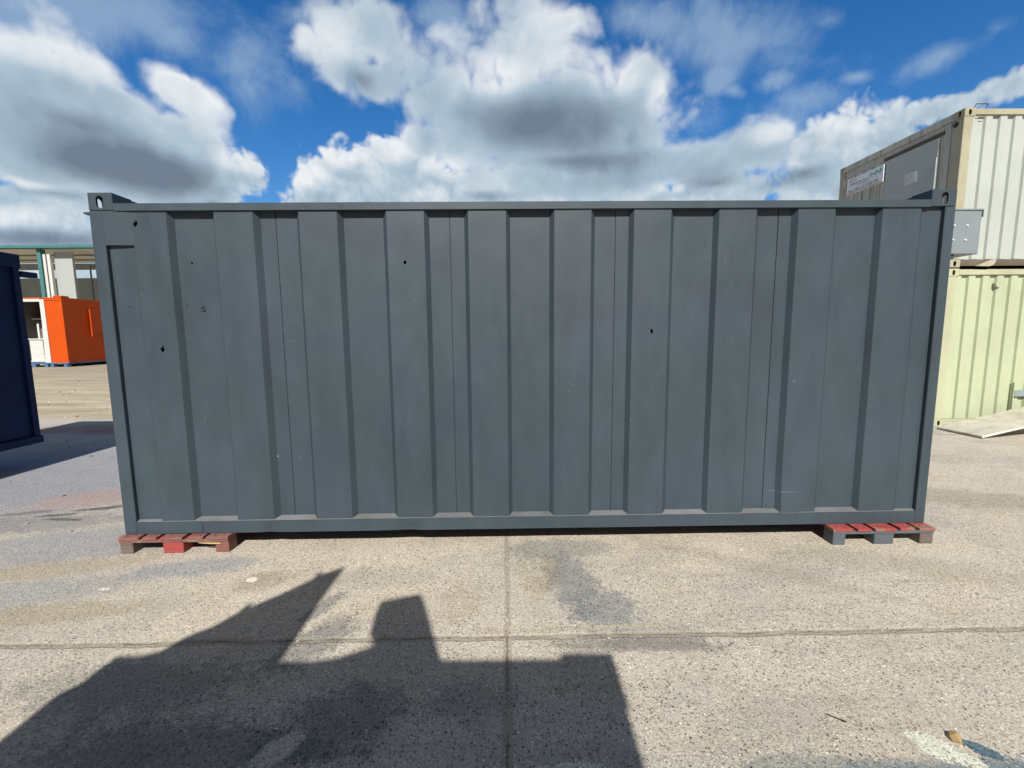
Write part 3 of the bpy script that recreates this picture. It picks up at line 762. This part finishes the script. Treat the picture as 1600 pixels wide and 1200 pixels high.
M_BAR = paint('grey_steel_bar', (.22, .28, .29), .5)
M_WIRE = plain('black_wire', (.02, .02, .02), .5)
XL, YF = 6.97, 3.90
def corrugated(x0, x1, yc, depth, z0, z1, mtl, root, pitch=.233, first=0.0):
    crest, web = .105, .014; trough = pitch-crest-2*web
    pts = [(x0, yc)]; x = x0+first
    while x+pitch < x1:
        pts += [(x, yc), (x+web, yc+depth), (x+web+trough, yc+depth), (x+2*web+trough, yc)]; x += pitch
    pts.append((x1, yc)); bm = bmesh.new()
    zs = [z0, z0+.06, (z0+z1)/2, z1-.06, z1]
    g = [[bm.verts.new((px, py+.004*mnoise.noise(Vector((px*1.3, z, 1))), z)) for px, py in pts] for z in zs]
    for j in range(len(zs)-1):
        for i in range(len(pts)-1): bm.faces.new((g[j][i], g[j][i+1], g[j+1][i+1], g[j+1][i]))
    m = MB(); m.bm.free(); m.bm = bm; return m.build('corrugated_side', mtl, root)
def stacked(name, label, zb, zt, ms, mp, mr_, mend, seed, grp=None):
    root = thing(name, label, 'container', (XL, YF, zb), grp)
    x1 = XL+6.06; y1 = YF+2.52
    corrugated(XL+.145, x1-.15, YF+.020, .032, zb+.13, zt-.10, ms, root, first=.09)
    for (a, b_) in ((XL, XL+.142), (x1-.142, x1)):
        for (c, d) in ((YF, YF+.14), (y1-.14, y1)):
            m = MB(); m.box(a, b_, c, d, zb+.121, zt-.121, .006); m.build('corner_post', mp, root)
    for sx in (-1, 1):
        a, b_ = (XL-.004, XL+.170) if sx < 0 else (x1-.170, x1+.004)
        for fr in (-1, 1):
            c, d = (YF-.004, YF+.16) if fr < 0 else (y1-.16, y1+.004)
            corner_casting(a, b_, c, d, zt-.12, zt, mp, root, fr, sx); corner_casting(a, b_, c, d, zb, zb+.12, mp, root, fr, sx)
    m = MB(); m.box(XL+.171, x1-.171, YF-.001, YF+.06, zt-.10, zt-.012, .005); m.build('top_rail', mp, root)
    m = MB(); m.box(XL+.171, x1-.171, YF+.012, YF+.05, zb+.03, zb+.125, .003); m.box(XL+.171, x1-.171, YF-.014, YF+.012, zb+.022, zb+.030, 0); m.build('bottom_rail', mr_, root)
    m = MB(); m.box(XL+.171, x1-.171, y1-.06, y1, zb+.02, zt-.015, .003); m.build('back_wall', ms, root)
    m = MB(); m.box(XL+.06, x1-.06, YF+.061, y1-.061, zt-.03, zt-.018); m.build('roof', mp, root)
    m = MB(); m.box(XL+.06, x1-.06, YF+.061, y1-.061, zb+.06, zb+.12); m.build('floor', M_DARK, root)
    m = MB(); m.box(x1-.05, x1-.02, YF+.141, y1-.141, zb+.122, zt-.122); m.build('end_wall', mend, root)
    return root, x1, y1
ZB = 2.475; ZT = 4.885
wc, wx1, wy1 = stacked('shipping_container', 'stained white site container stacked on top of the pale green one', ZB, ZT, M_WHITE, M_WHITEP, M_RUST, M_WEND, 1)
# the shaded end with its ply door
m = MB(); m.box(XL+.022, XL+.05, YF+.141, wy1-.141, ZB+.121, ZT-.121)
for i in range(5): m.box(XL+.010, XL+.0215, 5.40+i*.21, 5.40+i*.21+.10, ZB+.15, ZT-.26, .004)
m.build('end_wall', M_WEND, wc)
m = MB(); m.box(XL-.002, XL+.06, YF+.161, wy1-.161, ZT-.115, ZT-.004, .004); m.build('end_header', M_WEND, wc)
m = MB(); m.box(XL+.002, XL+.0215, 4.20, 5.34, 4.625, 4.68, .002); m.build('door_shade_strip', M_RUST, wc)  # dark strip standing in for the thin shadow above the door
d = MB(); d.box(XL-.004, XL+.0215, 4.275, 5.265, ZB+.16, 4.605, .004); d = d.build('door', M_DOOR, wc)
m = MB(); m.box(XL-.010, XL-.0045, 4.283, 4.296, ZB+.6, 4.30, .001); m.build('edge_strip', plain('bright_strip', (.8, .82, .82), .4), d)
m = MB(); m.box(XL+.004, XL+.0215, 4.10, 4.19, ZB+.125, ZT-.125, .003); m.build('door_post', M_WEND, wc)
m = MB(); m.tube((XL-.006, 4.02, 4.69), (XL+.001, 4.02, 4.69), .042, 16); m.build('hole_disc', M_BLACK, wc)  # black disc standing in for the dark hole in the post
# side details
m = MB(); m.box(XL+.18, XL+.33, YF-.004, YF+.0, ZT-.135, ZT-.125); m.build('bent_lip', M_WHITEP, wc)
gc, gx1, gy1 = stacked('shipping_container', 'pale green ribbed container standing on the ground under the white one', GZ+.003, 2.455, M_GREEN, M_GREENC, M_GREENC, M_GREEN, 2)
m = MB(); m.box(XL+.022, XL+.05, YF+.141, gy1-.141, GZ+.13, 2.33); m.build('end_wall', M_GREEN, gc)
m = MB(); m.tube((7.80, YF+.03, 2.205), (7.80, YF-.014, 2.205), .050, 20); m.build('round_vent', M_GREENC, gc)
m = MB(); m.box(8.26, 8.75, YF-.025, YF+.019, .37, .47, .004); m.build('lock_bar', M_BAR, gc)
m = MB(); m.box(8.245, 8.258, YF-.02, YF+.019, .15, .60, .002); m.build('bar_bracket', M_GREEN, gc)
# sign on the white end: reads towards -x
def on_end(y, z, x=XL): return Matrix(((0, 0, -1, x), (-1, 0, 0, y), (0, 1, 0, z), (0, 0, 0, 1)))
sg = thing('sign', 'white sales office sign screwed to the end of the white container', 'sign', (XL-.02, 5.75, 4.42))
m = MB(); m.box(XL-.016, XL+.008, 5.305, 6.185, 4.262, 4.575, .002); m.build('board', M_SIGN, sg)
XS = XL-.0165
text('lettering', 'Sales Office: 0113 500 1943', .082, M_INK, sg, on_end(6.14, 4.305, XS), .0006, sx=.80)
text('lettering', 'PORTABLE BUILDINGS & STORAGE', .046, M_INK, sg, on_end(6.10, 4.435, XS), .0006, sx=.62)
text('lettering', 'Hire  Sales  Refurbishment', .030, M_INK, sg, on_end(5.95, 4.392, XS), .0006, sx=1.0)
m = MB()
for i in range(20):
    a, b_ = 2*math.pi*i/20, 2*math.pi*(i+1)/20
    m.tube((XS-.002, 6.03-.085*math.cos(a), 4.525+.026*math.sin(a)), (XS-.002, 6.03-.085*math.cos(b_), 4.525+.026*math.sin(b_)), .005, 5)
m.build('oval_emblem', M_REDINK, sg)
m = MB()
pts = [(5.62, 4.47), (5.56, 4.52), (5.50, 4.475), (5.45, 4.53), (5.40, 4.485), (5.36, 4.53), (5.33, 4.50)]
for (a, b_), (c, d2) in zip(pts[:-1], pts[1:]): m.tube((XS-.002, a, b_), (XS-.002, c, d2), .007, 5); m.tube((XS-.002, a-.01, b_-.03), (XS-.002, c-.01, d2-.03), .004, 5)
m.build('roofline_emblem', M_TEALINK, sg)
m = MB(); m.box(XS-.003, XS-.0005, 5.33, 6.17, 4.276, 4.288); m.build('red_line', M_REDINK, sg)
for (y, z) in ((5.32, 4.56), (6.17, 4.275), (5.32, 4.275), (6.17, 4.56)):
    m = MB(); m.tube((XS-.005, y, z), (XS, y, z), .010, 8); m.build('screw', M_RIVET, sg)
nt = thing('notice', 'small white printed notice stuck on the grey door of the white container', 'notice', (XL-.01, 4.73, 4.13))
m = MB(); m.box(XL-.0065, XL-.0045, 4.622, 4.845, 4.04, 4.215); m.build('sheet', M_PAPER, nt)
m = MB()
for i, ln in enumerate((.17, .15, .16, .10, .15)): m.box(XL-.0078, XL-.0066, 4.83-ln, 4.83, 4.182-i*.028, 4.190-i*.028)
m.build('print_lines', plain('faded_print', (.33, .34, .36), .7), nt)
# loose things on the stack
wl = MB(); P = [(7.14, 4.875), (7.19, 4.965), (7.37, 4.965), (7.33, 4.875)]
for (a, b_), (c, d2) in zip(P[:-1], P[1:]): wl.tube((a, YF+.05, b_), (c, YF+.05, d2), .006, 6)
tag(wl.build('wire_loop', M_WIRE), 'bent black wire loop standing on the roof edge of the white container', 'wire')
fl = MB(); fl.prism([(7.36, 2.49), (7.46, 2.53), (7.60, 2.585), (7.655, 2.585), (7.665, 2.56), (7.62, 2.50), (7.56, 2.482)], 'y', YF-.055, YF-.022)
tag(fl.build('bent_plate', plain('tan_plate', (.42, .37, .29), .6)), 'bent tan plate wedged between the white and the pale green container', 'plate')
# white board leaning on a block
bd = thing('board', 'dirty white board lying tilted on the ground before the pale green container', 'board', (6.9, 3.3, GZ))
import itertools
sl = .215; c0 = Vector((6.86, 3.05, GZ+.012))
Mb = Matrix.Translation(c0) @ Matrix.Rotation(-math.atan(sl), 4, 'Y') @ Matrix.Rotation(R(1.5), 4, 'Z')
m = MB(); m.box(0, 2.4, 0, .66, 0, .032, .003, Mb); m.build('panel', paint('dirty_white_board', (.52, .50, .42), .6, .12, .002, dirt=.45, rust=.12, rustcol=(.3, .2, .1)), bd)
m = MB(); m.box(-.001, 2.4, -.006, -.0005, .002, .034, 0, Mb); m.build('edge_trim', plain('white_trim', (.62, .62, .58), .5), bd)
cb = MB(); cb.box(8.35, 8.75, 3.15, 3.60, GZ+.001, GZ+.30, .012)
tag(cb.build('support_block', plain('grey_block', (.20, .20, .20), .9)), 'grey block propping up the tilted white board', 'block')

# ------------------------------------------------------------------ orange unit far left
M_ORANGE = paint('orange_paint', (.52, .072, .007), .5, .04, .003, spec=.15)
M_LIME = plain('white_lining', (.56, .58, .565), .5)
M_SKID = paint('blue_steel', (.06, .14, .30), .5)
M_GREYP = plain('grey_panel', (.18, .18, .17), .7)
def orange_unit():
    x1, y0, zb, zt = -18.42, 15.284, .50, 3.10; x0 = x1-2.44; y1 = y0+6.0
    root = thing('orange_cabin', 'bright orange cabin with an open front beside the warehouse', 'cabin', (x0, y0, .36))
    m = MB(); m.box(x1-.06, x1, y0, y1, zb, zt); m.build('side_wall', M_ORANGE, root)
    m = MB(); m.box(x0, x0+.06, y0, y1, zb, zt); m.build('side_wall', M_ORANGE, root)
    m = MB(); m.box(x0+.061, x1-.061, y1-.06, y1, zb, zt); m.build('back_wall', M_LIME, root)
    m = MB(); m.box(x0+.0605, x0+.08, y0+.11, y1-.062, zb+.05, zt-.02); m.build('lining', M_GREYP, root)
    m = MB(); m.box(x1-.70, x1-.061, y0+.01, y0+.06, zb+.03, zt-.07); m.build('front_panel', M_ORANGE, root)
    m = MB(); m.box(x0-.01, x1+.02, y0-.02, y1+.02, zt, zt+.05, .004); m.box(x1-.30, x1+.03, y0-.03, y0+.30, zt+.051, zt+.12, .004); m.build('roof', M_ORANGE, root)
    for (a, b_) in ((zb-.03, zb+.028), (zt-.068, zt-.001)):
        m = MB(); m.box(x1-.70, x1+.012, y0-.012, y0+.009, a, b_); m.build('frame_rail', M_ORANGE, root)
    for (a, b_) in ((zb-.02, zb+.05), (zt-.06, zt-.002)):
        m = MB(); m.box(x1+.001, x1+.02, y0+.02, y1, a, b_); m.build('side_rail', M_ORANGE, root)
    m = MB(); m.prism([(-19.30, zt-.02), (-19.12, zt-.02), (-19.12, zb-.02), (-19.36, zb-.02), (-19.30, 2.2)], 'y', y0-.02, y0+.09); m.build('door_jamb', M_LIME, root)
    m = MB(); m.box(x0+.061, -19.30, y0-.02, y0+.10, zt-.11, zt-.002); m.build('front_beam', M_LIME, root)
    m = MB(); m.box(x0+.061, x1-.061, y0+.10, y1-.061, zb, zb+.04); m.build('floor', M_LIME, root)
    m = MB(); m.box(x0+.061, -19.125, y0+1.2, y0+1.26, zb+.041, 2.25); m.build('partition', M_GREYP, root)
    m = MB(); m.box(x0+.061, -19.125, y0+1.0, y0+1.19, 2.30, 2.36); m.build('shelf', M_LIME, root)
    m = MB()
    for i in range(9): m.box(x0+.07, -19.125, y0+1.6, y0+1.66, 2.40+i*.06, 2.43+i*.06)
    m.build('roller_shutter', M_GREYP, root)
    ctr = thing('counter', 'white counter unit standing inside the open orange cabin', 'counter', (-19.8, y0+.4, zb+.04))
    m = MB(); m.box(-20.15, -19.60, y0+.20, y0+.75, zb+.041, 1.43, .01); m.build('cabinet', M_LIME, ctr)
    m = MB(); m.box(-20.18, -19.15, y0+.16, y0+.78, 1.431, 1.48, .006); m.build('worktop', M_LIME, ctr)
    m = MB(); m.box(-19.86, -19.78, y0+.30, y0+.36, 1.481, 2.10); m.build('upright', M_LIME, ctr)
    m = MB(); m.box(-19.595, -19.16, y0+.65, y0+.75, zb+.041, 1.43); m.build('back_panel', M_GREYP, ctr)
    h = MB(); h.box(x1+.001, x1+.06, 16.46, 18.3, 1.62, 2.70, .004); h = h.build('window_shutter', M_ORANGE, root)
    m = MB(); m.box(x1+.0605, x1+.11, 16.36, 16.44, 1.55, 2.74); m.box(x1+.0605, x1+.11, 16.44, 18.3, 1.55, 1.62); m.box(x1+.0605, x1+.10, 16.44, 18.3, 2.70, 2.74); m.build('frame', M_ORANGE, h)
    m = MB(); m.box(x0-.05, x1+.03, y0-.04, y1, zb-.075, zb-.031, .004)
    for xx in (x0+.1, x0+.95, x0+1.45, -19.17, -18.62):
        m.box(xx, xx+.14, y0-.02, y0+.14, .295, zb-.0755)
        m.box(xx, xx+.14, y1-.3, y1-.1, .30, zb-.0755)
    m.build('skid', M_SKID, root)
orange_unit()

# ------------------------------------------------------------------ warehouse behind it
M_TEAL = paint('teal_steel', (.05, .17, .18), .5)
M_CLAD = paint('grey_cladding', (.22, .255, .275), .6, .08)
M_SOFFIT = paint('tan_soffit', (.74, .71, .64), .7, .08)
M_PANEL = paint('pale_grey_panel', (.36, .385, .38), .6, .04)
def warehouse():
    xa, xb, ya, yb = -48.0, -17.0, 24.0, 30.5; ze = 6.80
    root = thing('warehouse', 'open fronted warehouse with teal steel frame and pale soffit', 'building', (xa, ya, .29))
    m = MB(); m.box(xa, xb, ya-.35, ya+.05, ze, ze+.17, .01); m.build('eaves_beam', M_TEAL, root)
    m = MB(); m.prism([(ya-.2, ze+.03), (yb, ze+.26), (yb, ze+.40), (ya-.2, ze+.165)], 'x', xa, xb); m.build('roof', M_SOFFIT, root)
    for k in range(2):
        yy = ya+2.4+k*2.2; zz = ze+.03+(yy-ya)*.035
        m = MB(); m.box(xa, xb, yy, yy+.06, zz-.08, zz); m.build('purlin', M_GREYP, root)
    for xx in (-43.0, -35.5, -28.08, -20.6):
        m = MB(); m.box(xx, xx+.22, ya-.10, ya+.22, .28, ze-.001, .01); m.build('column', M_TEAL, root)
    for (u, v) in ((-27.84, -27.68), (-27.60, -27.42)):
        m = MB(); m.box(u, v, ya+.0, ya+.16, .28, ze-.3); m.build('downpipe', M_LIME, root)
    m = MB(); m.box(-27.41, -26.35, ya+.25, ya+.40, .28, ze-.12); m.build('infill_panel', M_PANEL, root)
    m = MB(); m.box(xa, xb, yb-.10, yb, .28, 5.94); m.build('back_wall', M_CLAD, root)
    m = MB(); m.box(xa, xb, yb-.10, yb, 6.55, ze+.2); m.build('wall_header', M_CLAD, root)
    m = MB(); m.tube((-25.05, ya-.05, .3), (-25.05, ya-.05, 5.78), .045, 10); m.tube((-25.05, ya-.05, 5.78), (-24.4, ya-.05, 5.78), .045, 10); m.build('standpipe', M_BLACK, root)
warehouse()

# ------------------------------------------------------------------ small things on the concrete
def chip(seed, r, flat=.6):
    rr = random.Random(seed); bm = bmesh.new()
    bmesh.ops.create_icosphere(bm, subdivisions=1, radius=r)
    for v in bm.verts: v.co *= rr.uniform(.72, 1.2); v.co.z *= flat
    return bm
m = MB(); m.bm.free(); m.bm = chip(3, .028, .55)
st = m.build('stone', plain('ochre_stone', (.40, .27, .12), .85)); st.location = (1.575, -1.640, GZ+.010); st.rotation_euler = (0, 0, .6)
tag(st, 'small ochre stone beside the splash of white paint', 'stone')
m = MB(); m.tube((1.155, -1.520, GZ+.006), (1.20, -1.553, GZ+.005), .0022, 6); m.tube((1.20, -1.553, GZ+.005), (1.212, -1.562, GZ+.006), .006, 6, .001)
tag(m.build('twig', plain('dark_twig', (.03, .022, .02), .8)), 'thin dark twig lying on the sunny concrete', 'twig')
def grit():
    bm = bmesh.new(); rr = random.Random(21)
    def add(x, y, r, mi):
        z = gz(x, y); n0 = len(bm.verts)
        res = bmesh.ops.create_icosphere(bm, subdivisions=1, radius=r)
        a = rr.uniform(0, 6.28); ca, sa = math.cos(a), math.sin(a); sx, sy = rr.uniform(.7, 1.5), rr.uniform(.6, 1.0)
        for v in res['verts']:
            k = rr.uniform(.75, 1.2); u, w = v.co.x*k*sx, v.co.y*k*sy
            v.co = Vector((x+u*ca-w*sa, y+u*sa+w*ca, z+r*.25+v.co.z*.6*k))
        for f in {f for v in res['verts'] for f in v.link_faces}: f.material_index = mi
    for i in range(900):
        x = rr.uniform(-3.6, 3.6); y = rr.uniform(-1.85, .0)
        add(x, y, rr.choice((.002, .0025, .003, .004))*rr.uniform(.7, 1.3), rr.choice((0, 1, 1, 2, 2, 3)))
    for i in range(160):                                            # caught along the joints
        if i % 2: x, y = -.175+rr.gauss(0, .012), rr.uniform(-1.8, -.1)
        else: x, y = rr.uniform(-2.6, 2.8), -1.015+rr.gauss(0, .014)
        add(x, y, rr.uniform(.002, .005), rr.choice((0, 1, 2, 3)))
    for i in range(420):
        x = rr.uniform(-14, -3.2); y = rr.uniform(.2, 14)
        add(x, y, rr.uniform(.006, .016)*(1 if y < 5 else 1.7), rr.choice((0, 1, 2, 3)))
    for i in range(160):
        x = rr.uniform(3.2, 7.5); y = rr.uniform(-.5, 3.8)
        add(x, y, rr.uniform(.004, .010), rr.choice((0, 1, 2, 3)))
    me = bpy.data.meshes.new('grit'); bm.to_mesh(me); bm.free()
    for nm, c in (('pale_grit', (.62, .60, .54)), ('tan_grit', (.36, .31, .24)), ('grey_grit', (.20, .19, .18)), ('dark_grit', (.06, .055, .05))): me.materials.append(plain(nm, c, .9))
    o = bpy.data.objects.new('grit', me); COL.objects.link(o)
    tag(o, 'loose grit and pebbles scattered over the concrete', 'grit', None, 'stuff')
grit()

# ------------------------------------------------------------------ unseen guessed shapes, added behind the viewer to throw the foreground shadow
M_CASTER = paint('dark_caster_paint', (.05, .06, .07), .5)
def shadow_caster():
    yb = -4.10
    root = thing('shadow_caster', 'unseen guessed block behind the viewpoint, added to cast the jagged foreground shadow', 'shadow_caster', (-.95, yb-2, GZ))
    m = MB(); m.prism([(-2.19, GZ+.12), (.28, GZ+.12), (.285, 2.455), (-1.34, 2.472), (-2.19, 2.45)], 'y', yb-5.5, yb); m.build('body', M_CASTER, root)
    m = MB()
    for yy in (yb-5.2, yb-.5): m.box(-2.1, .2, yy-.15, yy+.15, GZ+.001, GZ+.119)
    m.build('caster_foot', M_CASTER, root)
    m = MB(); m.prism([(.02, 2.4565), (.30, 2.4555), (.30, 2.486), (.06, 2.490)], 'y', yb-.3, yb); m.build('corner_bump', M_CASTER, root)
    m = MB(); m.prism([(-2.195, 2.11), (-2.20, 2.20), (-2.244, 2.319), (-2.192, 2.38), (-2.20, 2.46), (-2.191, 2.46), (-2.191, 2.11)], 'y', yb-1.2, yb); m.build('side_bump', M_CASTER, root)
    ld = thing('shadow_plate', 'unseen plate behind the viewpoint, outlined to cast the pointed part of the shadow', 'caster', (-1.7, yb, 2.46))  # added plate, its outline shaped for the pointed part of the shadow
    m = MB(); m.prism([(-2.19, 2.476), (-2.19, 2.535), (-2.064, 2.536), (-1.992, 2.562), (-1.942, 2.658), (-1.857, 2.725), (-1.792, 2.834), (-1.784, 2.915), (-1.742, 2.881), (-1.629, 2.999), (-1.503, 3.143), (-1.517, 3.221), (-1.473, 3.184), (-1.359, 3.27), (-1.358, 2.933), (-1.345, 2.64), (-1.344, 2.476)], 'y', yb-.10, yb-.01); m.build('plate', M_CASTER, ld)
    bx = thing('shadow_block', 'unseen block behind the viewpoint, outlined to cast the square bump of the shadow', 'caster', (-.8, yb, 2.46))  # added block, its outline shaped for the square bump in the shadow
    m = MB(); m.prism([(-1.32, 2.4735), (-1.212, 2.478), (-1.065, 2.501), (-.872, 2.59), (-.968, 2.76), (-.992, 2.905), (-.772, 2.968), (-.728, 2.90), (-.609, 2.614), (-.545, 2.4655)], 'y', yb-.13, yb-.01); m.build('bump_shape', M_CASTER, bx)
shadow_caster()
